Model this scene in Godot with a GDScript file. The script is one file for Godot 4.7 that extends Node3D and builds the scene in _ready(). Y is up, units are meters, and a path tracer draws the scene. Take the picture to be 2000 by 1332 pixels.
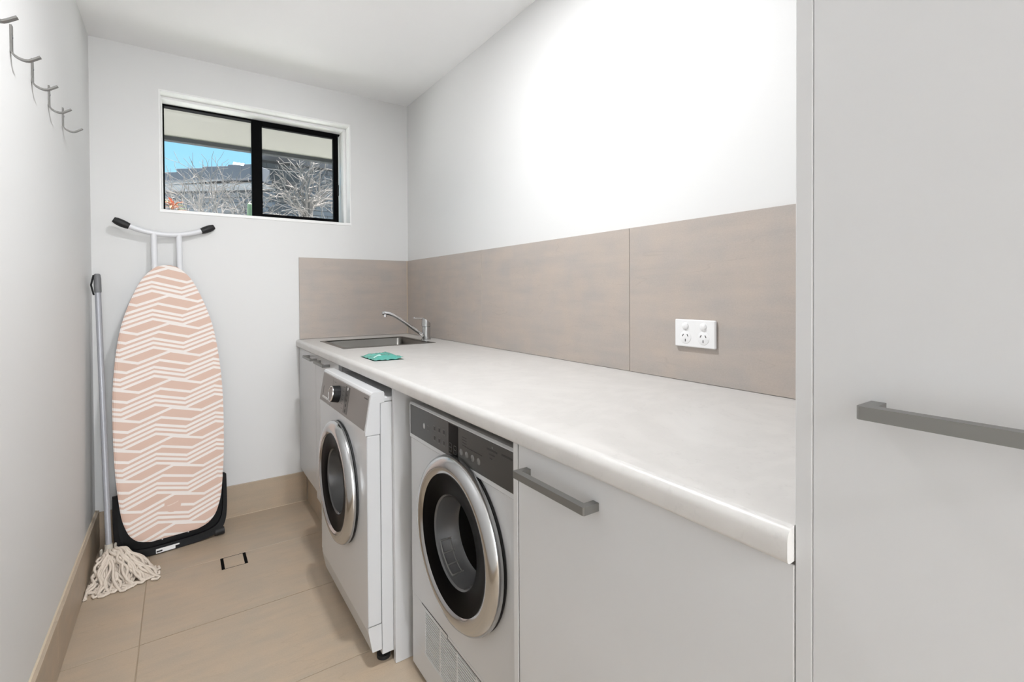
extends Node3D
# A narrow white laundry: window wall at z = 0, hook wall at x = 0, bench wall at x = RW, floor at y = 0. Metres.

const RW := 1.567      # room width
const RH := 2.4        # ceiling height
const RL := 6.6        # room length
const HC := 0.93       # bench top height
const FX := 0.90       # plane of the cabinet fronts

var M := {}
var names := {}
var rng := RandomNumberGenerator.new()


func _ready() -> void:
	rng.seed = 11
	# ---------------------------------------------------------------- camera
	var f := 946.5
	var cam := Camera3D.new()
	cam.name = "camera"
	cam.projection = Camera3D.PROJECTION_FRUSTUM
	cam.near = 0.05
	cam.far = 200.0
	cam.size = 2.0 * 0.05 * 666.0 / f
	cam.frustum_offset = Vector2(0, -0.05 * (666.0 - 582.6) / f)
	cam.transform = Transform3D(Basis(Vector3.UP, -0.6009) * Basis(Vector3.RIGHT, -0.0114) * Basis(Vector3.BACK, -0.0055), Vector3(0.3397, 1.1904, 2.9849))
	add_child(cam)
	cam.current = true
	# ---------------------------------------------------------------- sky, exposure
	var env := Environment.new()
	var sky_mat := ProceduralSkyMaterial.new()
	sky_mat.sky_top_color = Color(0.44, 0.75, 0.92)
	sky_mat.sky_horizon_color = Color(0.72, 0.91, 0.98)
	sky_mat.ground_horizon_color = Color(0.62, 0.66, 0.66)
	sky_mat.ground_bottom_color = Color(0.35, 0.34, 0.31)
	sky_mat.energy_multiplier = 0.98
	var sky := Sky.new()
	sky.sky_material = sky_mat
	env.background_mode = Environment.BG_SKY
	env.sky = sky
	env.tonemap_mode = Environment.TONE_MAPPER_LINEAR
	env.tonemap_exposure = 1.32
	env.sdfgi_enabled = true
	env.ssao_enabled = true
	env.ssil_enabled = true
	var we := WorldEnvironment.new()
	we.name = "world"
	we.environment = env
	add_child(we)
	var sun := DirectionalLight3D.new()
	sun.name = "sun"
	sun.light_color = Color(1.0, 0.975, 0.94)
	sun.light_energy = 6.5
	sun.light_angular_distance = 0.5
	sun.shadow_enabled = true
	add_child(sun)
	sun.look_at_from_position(Vector3(3.2, 9.0, -1.6), Vector3.ZERO)
	# ---------------------------------------------------------------- build
	materials()
	room()
	window()
	outside()
	lamps()
	bench()
	sink_and_tap()
	cabinets()
	washer()
	dryer()
	power_outlet()
	wall_hooks()
	ironing_board()
	mop()
	pouch()
	floor_drain()


# ==================================================================== nodes
func numbered(n: String) -> String:
	if not names.has(n):
		names[n] = 0
		return n
	names[n] += 1
	return "%s_%03d" % [n, names[n]]


func tag(o: Node, label: String, category: String, group := "") -> void:
	o.set_meta("label", label)
	o.set_meta("category", category)
	if group != "":
		o.set_meta("group", group)


func thing(n: String, label: String, category: String, at: Vector3, group := "") -> Node3D:
	var o := Node3D.new()
	o.name = numbered(n)
	add_child(o)
	o.position = at
	tag(o, label, category, group)
	return o


func setting(n: String, label := "") -> Node3D:
	var o := Node3D.new()
	o.name = n
	add_child(o)
	o.set_meta("kind", "structure")
	if label != "":
		o.set_meta("label", label)
	return o


# Commits a SurfaceTool written in world coordinates (or, with local, in the parent's own) as one named mesh under parent.
func part(n: String, st: SurfaceTool, m: Material, parent: Node3D, local := false) -> MeshInstance3D:
	st.generate_normals()
	var o := MeshInstance3D.new()
	o.name = n
	o.mesh = st.commit()
	o.material_override = null
	o.mesh.surface_set_material(0, m)
	parent.add_child(o, true)
	if not local:
		o.transform = parent.global_transform.affine_inverse()
	return o


# ==================================================================== shapes
func S() -> SurfaceTool:
	var st := SurfaceTool.new()
	st.begin(Mesh.PRIMITIVE_TRIANGLES)
	st.set_smooth_group(-1)
	return st


# corners counter-clockwise as seen from outside
func tri(st: SurfaceTool, a: Vector3, b: Vector3, c: Vector3) -> void:
	st.add_vertex(a)
	st.add_vertex(c)
	st.add_vertex(b)


func quad(st: SurfaceTool, a: Vector3, b: Vector3, c: Vector3, d: Vector3) -> void:
	tri(st, a, b, c)
	tri(st, a, c, d)


# chamfered box between two corners, optionally placed by a transform
func box(st: SurfaceTool, lo: Vector3, hi: Vector3, e := 0.0, t := Transform3D.IDENTITY) -> void:
	var c := (lo + hi) / 2.0
	var h := (hi - lo) / 2.0
	st.set_smooth_group(-1)
	e = minf(e, minf(h.x, minf(h.y, h.z)) * 0.95)
	for ax in 3:
		var u := (ax + 1) % 3
		var v := (ax + 2) % 3
		for s in [-1.0, 1.0]:
			var p: Array[Vector3] = []
			for q in [[-1.0, -1.0], [1.0, -1.0], [1.0, 1.0], [-1.0, 1.0]]:
				var w := Vector3.ZERO
				w[ax] = s * h[ax]
				w[u] = q[0] * (h[u] - e)
				w[v] = q[1] * (h[v] - e)
				p.append(t * (c + w))
			if s > 0:
				quad(st, p[0], p[1], p[2], p[3])
			else:
				quad(st, p[3], p[2], p[1], p[0])
	if e <= 0.0:
		return
	for ax in 3:      # edges along ax
		var u := (ax + 1) % 3
		var v := (ax + 2) % 3
		for su in [-1.0, 1.0]:
			for sv in [-1.0, 1.0]:
				var p: Array[Vector3] = []
				for q in [[-1.0, 0], [1.0, 0], [1.0, 1], [-1.0, 1]]:
					var w := Vector3.ZERO
					w[ax] = q[0] * (h[ax] - e)
					w[u] = su * (h[u] - (e if q[1] == 1 else 0.0))
					w[v] = sv * (h[v] - (0.0 if q[1] == 1 else e))
					p.append(t * (c + w))
				if su * sv > 0:
					quad(st, p[3], p[2], p[1], p[0])
				else:
					quad(st, p[0], p[1], p[2], p[3])
	for sx in [-1.0, 1.0]:
		for sy in [-1.0, 1.0]:
			for sz in [-1.0, 1.0]:
				var a := t * (c + Vector3(sx * h.x, sy * (h.y - e), sz * (h.z - e)))
				var b := t * (c + Vector3(sx * (h.x - e), sy * h.y, sz * (h.z - e)))
				var d := t * (c + Vector3(sx * (h.x - e), sy * (h.y - e), sz * h.z))
				if sx * sy * sz > 0:
					tri(st, a, b, d)
				else:
					tri(st, a, d, b)


# profile of (radius, height) turned about the transform's y axis; creases where the profile bends sharply
func lathe(st: SurfaceTool, prof: Array, t: Transform3D, n := 64, crease := 0.6) -> void:
	var g := 1
	for i in prof.size() - 1:
		if i > 0:
			var d0: Vector2 = (prof[i] - prof[i - 1]).normalized()
			var d1: Vector2 = (prof[i + 1] - prof[i]).normalized()
			if absf(d0.angle_to(d1)) > crease:
				g += 1
		st.set_smooth_group(g)
		for k in n:
			var a0 := TAU * k / n
			var a1 := TAU * (k + 1) / n
			var r0: float = prof[i].x
			var r1: float = prof[i + 1].x
			var y0: float = prof[i].y
			var y1: float = prof[i + 1].y
			var p00 := t * Vector3(r0 * cos(a0), y0, -r0 * sin(a0))
			var p01 := t * Vector3(r0 * cos(a1), y0, -r0 * sin(a1))
			var p10 := t * Vector3(r1 * cos(a0), y1, -r1 * sin(a0))
			var p11 := t * Vector3(r1 * cos(a1), y1, -r1 * sin(a1))
			if r0 > 0.00001:
				tri(st, p00, p01, p11)
			if r1 > 0.00001:
				tri(st, p00, p11, p10)
	st.set_smooth_group(-1)


# round tube along points, radius per point (or one for all)
func tube(st: SurfaceTool, pts: Array, radii, n := 8, caps := true) -> void:
	var frames: Array = []
	var up := Vector3.UP
	for i in pts.size():
		var d: Vector3 = (pts[mini(i + 1, pts.size() - 1)] - pts[maxi(i - 1, 0)]).normalized()
		if i == 0 and absf(d.dot(up)) > 0.9:
			up = Vector3.RIGHT
		var side := d.cross(up).normalized()
		up = side.cross(d).normalized()
		frames.append([side, up])
	st.set_smooth_group(1)
	for i in pts.size() - 1:
		var r0: float = radii[i] if radii is Array else radii
		var r1: float = radii[i + 1] if radii is Array else radii
		for k in n:
			var a0 := TAU * k / n
			var a1 := TAU * (k + 1) / n
			var p00: Vector3 = pts[i] + r0 * (frames[i][0] * cos(a0) + frames[i][1] * sin(a0))
			var p01: Vector3 = pts[i] + r0 * (frames[i][0] * cos(a1) + frames[i][1] * sin(a1))
			var p10: Vector3 = pts[i + 1] + r1 * (frames[i + 1][0] * cos(a0) + frames[i + 1][1] * sin(a0))
			var p11: Vector3 = pts[i + 1] + r1 * (frames[i + 1][0] * cos(a1) + frames[i + 1][1] * sin(a1))
			quad(st, p00, p10, p11, p01)
	st.set_smooth_group(-1)
	if caps:
		for e in [0, pts.size() - 1]:
			var r: float = radii[e] if radii is Array else radii
			for k in n:
				var a0 := TAU * k / n
				var a1 := TAU * (k + 1) / n
				var p0: Vector3 = pts[e] + r * (frames[e][0] * cos(a0) + frames[e][1] * sin(a0))
				var p1: Vector3 = pts[e] + r * (frames[e][0] * cos(a1) + frames[e][1] * sin(a1))
				if e == 0:
					tri(st, pts[e], p0, p1)
				else:
					tri(st, pts[e], p1, p0)


# polygon in the transform's xy plane, extruded from z0 to z1; smooth sides where asked
func extrude(st: SurfaceTool, poly: PackedVector2Array, z0: float, z1: float, t := Transform3D.IDENTITY, smooth := false, uv_box := Rect2()) -> void:
	var area := 0.0
	for i in poly.size():
		area += poly[i].cross(poly[(i + 1) % poly.size()])
	if area < 0.0:
		poly = poly.duplicate()
		poly.reverse()
	var idx := Geometry2D.triangulate_polygon(poly)
	st.set_smooth_group(-1)
	for i in range(0, idx.size(), 3):
		var q: Array[Vector2] = [poly[idx[i]], poly[idx[i + 1]], poly[idx[i + 2]]]
		if (q[1] - q[0]).cross(q[2] - q[0]) < 0:
			q = [q[0], q[2], q[1]]
		for k in [0, 2, 1]:
			if uv_box.size.x > 0:
				st.set_uv((q[k] - uv_box.position) / uv_box.size)
			st.add_vertex(t * Vector3(q[k].x, q[k].y, z1))
		for k in [0, 1, 2]:
			if uv_box.size.x > 0:
				st.set_uv((q[k] - uv_box.position) / uv_box.size)
			st.add_vertex(t * Vector3(q[k].x, q[k].y, z0))
	st.set_smooth_group(1 if smooth else -1)
	for i in poly.size():
		var a := poly[i]
		var b := poly[(i + 1) % poly.size()]
		var p: Array[Vector3] = [t * Vector3(a.x, a.y, z0), t * Vector3(b.x, b.y, z0), t * Vector3(b.x, b.y, z1), t * Vector3(a.x, a.y, z1)]
		var w: Array[Vector2] = [a, b, b, a]
		for k in [0, 2, 1, 0, 3, 2]:
			if uv_box.size.x > 0:
				st.set_uv((w[k] - uv_box.position) / uv_box.size)
			st.add_vertex(p[k])
	st.set_smooth_group(-1)


# rectangular plate facing -x at x with a round hole: (y0, z0)-(y1, z1), hole centre and radius
func plate_with_hole(st: SurfaceTool, x: float, y0: float, y1: float, z0: float, z1: float, cy: float, cz: float, r: float) -> void:
	var ang: Array[float] = []
	for k in 72:
		ang.append(TAU * k / 72.0)
	for c in [[y0, z0], [y0, z1], [y1, z0], [y1, z1]]:
		ang.append(fposmod(atan2(c[0] - cy, c[1] - cz), TAU))
	ang.sort()
	st.set_smooth_group(-1)
	for k in ang.size():
		var pts: Array[Vector3] = []
		for a in [ang[k], ang[(k + 1) % ang.size()]]:
			var d := Vector2(cos(a), sin(a))
			var m := INF
			if absf(d.x) > 1e-6:
				m = minf(m, ((z1 if d.x > 0 else z0) - cz) / d.x)
			if absf(d.y) > 1e-6:
				m = minf(m, ((y1 if d.y > 0 else y0) - cy) / d.y)
			pts.append(Vector3(x, cy + r * d.y, cz + r * d.x))
			pts.append(Vector3(x, cy + m * d.y, cz + m * d.x))
		quad(st, pts[0], pts[1], pts[3], pts[2])


# flat ribbon of given width (along z) and thickness, following points in the xy plane
func ribbon(st: SurfaceTool, pts: Array, width: float, thick: float) -> void:
	var nrm: Array[Vector2] = []
	for i in pts.size():
		var d: Vector2 = (pts[mini(i + 1, pts.size() - 1)] - pts[maxi(i - 1, 0)]).normalized()
		nrm.append(Vector2(-d.y, d.x))
	var h := width / 2.0
	for i in pts.size() - 1:
		var a0: Vector2 = pts[i] + nrm[i] * thick / 2
		var a1: Vector2 = pts[i + 1] + nrm[i + 1] * thick / 2
		var b0: Vector2 = pts[i] - nrm[i] * thick / 2
		var b1: Vector2 = pts[i + 1] - nrm[i + 1] * thick / 2
		var v := func(p: Vector2, z: float) -> Vector3: return Vector3(p.x, p.y, z)
		st.set_smooth_group(1)
		quad(st, v.call(a0, h), v.call(a1, h), v.call(a1, -h), v.call(a0, -h))
		st.set_smooth_group(2)
		quad(st, v.call(b0, -h), v.call(b1, -h), v.call(b1, h), v.call(b0, h))
		st.set_smooth_group(-1)
		quad(st, v.call(b0, h), v.call(b1, h), v.call(a1, h), v.call(a0, h))
		quad(st, v.call(a0, -h), v.call(a1, -h), v.call(b1, -h), v.call(b0, -h))
		if i == 0:
			quad(st, v.call(b0, -h), v.call(b0, h), v.call(a0, h), v.call(a0, -h))
		if i == pts.size() - 2:
			quad(st, v.call(a1, -h), v.call(a1, h), v.call(b1, h), v.call(b1, -h))


# square bar pull handle along z on a front at plane x, from z0 to z1 centred on height y
func pull_handle(x: float, y: float, z0: float, z1: float, reach := 0.034, s := 0.012) -> SurfaceTool:
	var st := S()
	var c := 0.0022      # small chamfer on the two outer corners
	var u := PackedVector2Array([Vector2(z0, x), Vector2(z0, x - reach + c), Vector2(z0 + c, x - reach), Vector2(z1 - c, x - reach), Vector2(z1, x - reach + c), Vector2(z1, x), Vector2(z1 - s, x), Vector2(z1 - s, x - reach + s), Vector2(z0 + s, x - reach + s), Vector2(z0 + s, x)])
	extrude(st, u, y - s / 2, y + s / 2, Transform3D(Basis(Vector3.BACK, Vector3.RIGHT, Vector3.UP), Vector3.ZERO))
	return st


# ==================================================================== materials
func mat(n: String, c: Color, rough: float, metal := 0.0) -> StandardMaterial3D:
	var m := StandardMaterial3D.new()
	m.resource_name = n
	m.albedo_color = c
	m.roughness = rough
	m.metallic = metal
	M[n] = m
	return m


func rgb8(r: float, g: float, b: float) -> Color:
	return Color(r / 255.0, g / 255.0, b / 255.0)


func noise(s: int, freq: float, oct := 4) -> FastNoiseLite:
	var n := FastNoiseLite.new()
	n.seed = s
	n.noise_type = FastNoiseLite.TYPE_SIMPLEX_SMOOTH
	n.frequency = freq
	n.fractal_octaves = oct
	return n


# vein-cut limestone porcelain: bands along u, fine pits; one repeat covers 1.89 x 0.945 m
func stone_picture(w: int, h: int) -> Image:
	var im := Image.create(w, h, false, Image.FORMAT_RGB8)
	var bands := noise(3, 1.0, 5)
	var blot := noise(7, 1.0, 4)
	var grain := noise(9, 1.0, 2)
	var vein := noise(14, 1.0, 3)
	for j in h:
		var v := 0.945 * j / h
		for i in w:
			var a := TAU * i / w
			var cu := cos(a) * 0.3
			var su := sin(a) * 0.3
			var b := bands.get_noise_3d(cu * 3.0, su * 3.0, v * 22.0)
			var bl := blot.get_noise_3d(cu * 7.0, su * 7.0, v * 7.0)
			var gr := grain.get_noise_2d(i * 0.35, j * 0.7)
			var ve := absf(vein.get_noise_3d(cu * 1.6, su * 1.6, v * 11.0 + 3.0))
			var k := 1.0 + 0.03 * b + 0.022 * bl + 0.03 * gr - 0.04 * maxf(0.0, 1.0 - ve / 0.02) * clampf(0.5 + bl * 2.0, 0.0, 1.0)
			var warm := 0.018 * bl + 0.01 * b
			im.set_pixel(i, j, Color(clampf(0.90 * k * (1.0 + warm), 0, 1), clampf(0.90 * k, 0, 1), clampf(0.90 * k * (1.0 - warm), 0, 1)))
	return im


func bench_picture(n: int) -> Image:
	var im := Image.create(n, n, false, Image.FORMAT_RGB8)
	var a := noise(21, 1.0, 5)
	var c := noise(23, 1.0, 3)
	for j in n:
		for i in n:
			var p := TAU * i / n
			var q := TAU * j / n
			var x := Vector3(cos(p), sin(p), cos(q)) * 1.7
			var s1 := a.get_noise_3dv(x + Vector3(sin(q) * 1.3, sin(q) * 0.7, sin(q) * 2.0))
			var s2 := c.get_noise_3dv(x * 4.0 + Vector3(sin(q) * 5.0, 2.0 * sin(q), 0))
			var k := 0.955 + 0.03 * s1 - 0.05 * maxf(0.0, 1.0 - absf(s1 + 0.2 * s2) / 0.05) * clampf(s2 + 0.3, 0, 1)
			im.set_pixel(i, j, Color(clampf(k, 0, 1), clampf(k * 0.993, 0, 1), clampf(k * 0.983, 0, 1)))
	return im


# printed cotton: five white lines to a repeat that climb and fall across the cover, with peach fields between
func cover_picture(w: int, h: int, bx: Rect2) -> Image:
	var im := Image.create(w, h, false, Image.FORMAT_RGB8)
	var peach := rgb8(222, 193, 177)
	var white := rgb8(243, 236, 231)
	var per := 0.134
	var lines := [[-0.1815, 0.0], [-0.1815, -0.0202], [-0.1815, -0.0418], [-0.1159, -0.0893], [-0.1593, -0.1118]]
	for l in lines:
		l.append(0.3072 + l[1] - zigzag(-0.0815 - l[0]))
	for i in w:
		var u := bx.position.x + bx.size.x * (i + 0.5) / w
		var at: Array[float] = []
		for l in lines:
			at.append(zigzag(u - l[0]) + l[2])
		for j in h:
			var v := bx.position.y + bx.size.y * (j + 0.5) / h
			var c := peach
			for q in at:
				if absf(fposmod(v - q + per / 2, per) - per / 2) < 0.0061:
					c = white
					break
			var e := Vector2(u - 0.0, v - 0.204)
			if e.length() < 0.033:      # round printed mark with a pale stroke
				c = peach
				if absf(e.y - 0.003 - 0.25 * e.x - 5.0 * e.x * e.x) < 0.002 and absf(e.x) < 0.022:
					c = rgb8(234, 214, 202)
			im.set_pixel(i, h - 1 - j, c)
	return im


func zigzag(u: float) -> float:
	var t := fposmod(u, 0.2425)
	var base := floorf(u / 0.2425) * 0.0155
	if t < 0.1246:
		return base + t / 0.1246 * 0.0465
	return base + 0.0465 - (t - 0.1246) / 0.1179 * 0.031


func tex(im: Image) -> ImageTexture:
	return ImageTexture.create_from_image(im)


func triplanar(m: StandardMaterial3D, t: Texture2D, scale: Vector3, offset := Vector3.ZERO) -> void:
	m.albedo_texture = t
	m.uv1_triplanar = true
	m.uv1_world_triplanar = true
	m.uv1_triplanar_sharpness = 8.0
	m.uv1_scale = scale
	m.uv1_offset = offset


func materials() -> void:
	mat("wall paint", rgb8(226, 226, 225), 0.55)
	mat("ceiling paint", rgb8(251, 251, 251), 0.7)
	mat("gloss trim", rgb8(244, 244, 243), 0.3)
	mat("cabinet white", rgb8(206, 206, 206), 0.28)
	mat("carcass white", rgb8(225, 225, 223), 0.5)
	var stone := tex(stone_picture(1024, 512))
	for k in 4:
		var m := mat("stone tile %d" % k, rgb8(202, 183, 160), 0.38)
		triplanar(m, stone, Vector3(1.0 / 1.89, 1.0 / 0.945, 1.0 / 0.945), Vector3(0.31 * k, 0.015 + 0.0 * k, 0.524))
	# wall tiles: bands run along z, so the repeat is long in z
	for k in 3:
		var m := mat("wall tile %d" % k, rgb8(202, 191, 182), 0.36)
		triplanar(m, stone, Vector3(1.0 / 1.89, 1.0 / 0.945, 1.0 / 1.89), Vector3(0.27 * k + 0.1, 0.02, 0.27 * k))
	mat("grout", rgb8(168, 150, 128), 0.85)
	mat("light grout", rgb8(205, 190, 168), 0.8)
	var bm := mat("bench laminate", rgb8(216, 215, 214), 0.32)
	triplanar(bm, tex(bench_picture(512)), Vector3(1.1, 1.1, 1.1))
	mat("satin metal", rgb8(136, 135, 132), 0.38, 0.85)
	mat("stainless", rgb8(122, 120, 116), 0.3, 1.0)
	mat("chrome", rgb8(225, 226, 228), 0.08, 1.0)
	mat("brushed chrome", rgb8(196, 197, 198), 0.16, 1.0)
	mat("black rubber", rgb8(28, 28, 29), 0.55)
	mat("black plastic", rgb8(24, 24, 25), 0.5).metallic_specular = 0.3
	mat("black frame", rgb8(5, 5, 6), 0.55).metallic_specular = 0.15
	mat("enamel", rgb8(208, 209, 210), 0.22)
	mat("lid grey", rgb8(200, 201, 202), 0.4)
	mat("silver panel", rgb8(142, 139, 136), 0.42, 0.55)
	mat("dark panel", rgb8(66, 65, 63), 0.3)
	mat("display", rgb8(10, 10, 11), 0.25).metallic_specular = 0.2
	mat("panel print", rgb8(120, 119, 117), 0.4)
	mat("dark print", rgb8(40, 39, 38), 0.4)
	mat("button grey", rgb8(118, 117, 115), 0.35)
	mat("pale button", rgb8(190, 190, 189), 0.35)
	mat("black glass", rgb8(7, 7, 8), 0.3).metallic_specular = 0.12
	mat("bowl grey", rgb8(88, 88, 89), 0.25)
	mat("drum steel", rgb8(150, 149, 147), 0.35, 1.0)
	mat("white plastic", rgb8(240, 240, 240), 0.25)
	mat("slot dark", rgb8(70, 68, 66), 0.7)
	mat("white tube", rgb8(228, 229, 232), 0.3)
	mat("grey tube", rgb8(176, 178, 184), 0.35, 0.2)
	mat("grip grey", rgb8(120, 121, 123), 0.45)
	mat("mop socket", rgb8(190, 184, 172), 0.6)
	mat("yarn", rgb8(226, 214, 200), 0.95)
	var pm := mat("teal foil", rgb8(86, 176, 162), 0.22, 0.25)
	pm.metallic_specular = 0.6
	mat("teal glint", rgb8(196, 232, 226), 0.3)  # pale tone of the highlight painted on the sachet
	var gl := mat("window glass", Color(0.92, 0.97, 0.97, 0.03), 0.0)
	gl.transparency = BaseMaterial3D.TRANSPARENCY_ALPHA
	mat("soffit", rgb8(162, 158, 153), 0.7)
	mat("gutter", rgb8(52, 56, 60), 0.85)
	for k in 4:
		mat("brick %d" % k, [rgb8(94, 102, 112), rgb8(104, 110, 117), rgb8(86, 95, 106), rgb8(100, 103, 107)][k], 0.9)
	mat("mortar", rgb8(72, 75, 80), 0.95)
	mat("roof tile", rgb8(88, 94, 104), 0.8)
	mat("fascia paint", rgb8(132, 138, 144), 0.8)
	mat("bark", rgb8(104, 99, 96), 0.9)
	mat("pale twig", rgb8(122, 117, 114), 0.9)
	mat("lawn", rgb8(104, 110, 98), 0.95)
	mat("pale concrete", rgb8(222, 224, 226), 0.9)  # kept very pale so the unseen ground bounces sunlight indoors
	mat("leaf green", rgb8(92, 118, 58), 0.6)
	mat("leaf orange", rgb8(196, 112, 62), 0.6)
	mat("cactus green", rgb8(150, 172, 132), 0.6)
	var lm := mat("lamp glow", rgb8(255, 250, 240), 0.5)
	lm.emission_enabled = true
	lm.emission = Color(1.0, 0.97, 0.92)
	lm.emission_energy_multiplier = 3.0
	var fm := mat("added fill glow", rgb8(240, 245, 250), 0.5)  # glow of the added door panel, there to fill the room
	fm.emission_enabled = true
	fm.emission = Color(0.97, 0.985, 1.0)
	fm.emission_energy_multiplier = 0.8


# ==================================================================== room
func room() -> void:
	# floor: slab, then single tiles with open joints
	var fl := setting("floor", "beige vein-cut stone look floor tiles with thin joints")
	var st := S()
	box(st, Vector3(-0.12, -0.12, -0.25), Vector3(RW + 0.12, -0.0022, RL + 0.12))
	part("grout_bed", st, M["grout"], fl)
	var xs := [0.0, 0.213, 1.158, RW]
	var zs := [0.0, 0.45, 0.92, 1.39, 1.862, 2.334, 2.806, 3.278, 3.75, 4.222, 4.694, 5.166, 5.638, 6.11, RL]
	var g := 0.0016
	for j in zs.size() - 1:
		for i in xs.size() - 1:
			st = S()
			var a := Vector3(xs[i] + g, -0.01, zs[j] + g)
			var b := Vector3(xs[i + 1] - g, 0.0, zs[j + 1] - g)
			if j == 1 and i == 1:      # the tile that takes the floor waste
				box(st, a, Vector3(b.x, 0.0, 0.4515))
				box(st, Vector3(a.x, a.y, 0.4515), Vector3(0.476, 0.0, 0.559))
				box(st, Vector3(0.577, a.y, 0.4515), Vector3(b.x, 0.0, 0.559))
				box(st, Vector3(a.x, a.y, 0.559), b)
			else:
				box(st, a, b, 0.0008)
			part("tile", st, M["stone tile %d" % ((i * 3 + j) % 4)], fl)
	# ceiling
	var ce := setting("ceiling", "flat white ceiling")
	st = S()
	var dl := [Vector2(0.80, 1.74), Vector2(0.80, 3.5)]
	box(st, Vector3(-0.12, RH, -0.25), Vector3(RW + 0.12, RH + 0.1, RL + 0.12))
	part("plasterboard", st, M["ceiling paint"], ce)
	# left wall with tile skirting
	var wl := setting("wall_left", "white painted wall carrying the coat hooks")
	st = S()
	box(st, Vector3(-0.12, 0.0, 0.0), Vector3(0.0, RH, RL))
	part("painted_wall", st, M["wall paint"], wl)
	var bl := setting("baseboard_left", "beige stone skirting tiles along the left wall")
	var z := 0.0
	var k := 0
	while z < RL:
		var z1: float = minf(z + 0.945, RL)
		st = S()
		box(st, Vector3(0.0005, 0.002, z + 0.001), Vector3(0.015, 0.174, z1 - 0.001), 0.0008)
		part("tile", st, M["stone tile %d" % (k % 3)], bl)
		z = z1
		k += 1
	st = S()
	box(st, Vector3(0.0, 0.174, 0.0), Vector3(0.006, 0.1758, RL), 0.0006)
	part("grout_line", st, M["light grout"], bl)
	# back wall with window opening
	var wb := setting("wall_back", "white painted wall with the small high window")
	st = S()
	var wy0 := 1.604
	var wy1 := 2.214
	var wx0 := 0.262
	var wx1 := 1.204
	box(st, Vector3(-0.12, 0.0, -0.25), Vector3(wx0, RH, 0.0))
	box(st, Vector3(wx1, 0.0, -0.25), Vector3(RW + 0.12, RH, 0.0))
	box(st, Vector3(wx0, 0.0, -0.25), Vector3(wx1, wy0, 0.0))
	box(st, Vector3(wx0, wy1, -0.25), Vector3(wx1, RH, 0.0))
	part("painted_wall", st, M["wall paint"], wb)
	st = S()
	box(st, Vector3(0.904, HC + 0.001, 0.0005), Vector3(RW - 0.012, 1.4, 0.010), 0.0008)
	part("tile", st, M["wall tile 1"], wb)
	st = S()
	box(st, Vector3(RW - 0.014, HC, 0.010), Vector3(RW - 0.0095, 1.399, 0.0125))
	part("grout_line", st, M["light grout"], wb)
	var bb := setting("baseboard_back", "beige stone skirting tile under the window")
	st = S()
	box(st, Vector3(0.0155, 0.002, 0.0005), Vector3(0.934, 0.166, 0.012), 0.0008)
	part("tile", st, M["stone tile 2"], bb)
	st = S()
	box(st, Vector3(0.0155, 0.0, 0.0115), Vector3(0.934, 0.0025, 0.0155))
	part("grout_line", st, M["light grout"], bb)
	# right wall with tile splashback
	var wr := setting("wall_right", "white painted wall with a beige tile splashback above the bench")
	st = S()
	box(st, Vector3(RW, 0.0, 0.0), Vector3(RW + 0.12, RH, RL))
	part("painted_wall", st, M["wall paint"], wr)
	var sz := [0.0125, 0.946, 1.891, 2.72]
	for i in 3:
		st = S()
		box(st, Vector3(RW - 0.010, HC + 0.001, sz[i] + (0.0007 if i else 0.0)), Vector3(RW - 0.0005, 1.4, sz[i + 1] - 0.0007), 0.0008)
		part("tile", st, M["wall tile %d" % i], wr)
	# wall behind the camera, carrying the added glowing door
	var wf := setting("wall_front", "white painted wall behind the camera")
	st = S()
	box(st, Vector3(-0.12, 0.0, RL), Vector3(RW + 0.12, RH, RL + 0.12))
	part("painted_wall", st, M["wall paint"], wf)
	# added unseen door behind the camera; its glowing panel gives broad fill light
	var dr := setting("door_1", "added unseen door behind the camera with a tall glowing panel for fill light")
	st = S()
	for q in [[0.10, 0.008, 0.22, 2.06], [0.98, 0.008, 1.10, 2.06], [0.22, 0.008, 0.98, 0.14], [0.22, 1.94, 0.98, 2.06]]:
		box(st, Vector3(q[0], q[1], RL - 0.04), Vector3(q[2], q[3], RL - 0.001), 0.002)
	part("door_leaf", st, M["gloss trim"], dr)
	st = S()
	for q in [[0.03, 0.0, 0.10, 2.13], [1.10, 0.0, 1.17, 2.13], [0.10, 2.06, 1.10, 2.13]]:
		box(st, Vector3(q[0], q[1], RL - 0.02), Vector3(q[2], q[3], RL - 0.001), 0.002)
	part("architrave", st, M["gloss trim"], dr)
	st = S()
	box(st, Vector3(0.22, 0.14, RL - 0.024), Vector3(0.98, 1.94, RL - 0.016))
	part("fill_glow_panel", st, M["added fill glow"], dr)
	st = S()
	tube(st, [Vector3(1.04, 1.0, RL - 0.04), Vector3(1.04, 1.0, RL - 0.09), Vector3(1.02, 1.0, RL - 0.095), Vector3(0.93, 1.0, RL - 0.095)], 0.009, 10)
	part("door_handle", st, M["satin metal"], dr)
	var l := AreaLight3D.new()  # added fill light, sized to the glowing panel
	l.name = "door_fill_light"
	l.area_size = Vector2(0.76, 1.80)
	l.light_color = Color(0.96, 0.98, 1.0)
	l.light_energy = 4.0
	l.shadow_enabled = true
	l.area_range = 12.0
	l.area_attenuation = 2.0
	dr.add_child(l)
	l.position = Vector3(0.60, 1.04, RL - 0.03)


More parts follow.
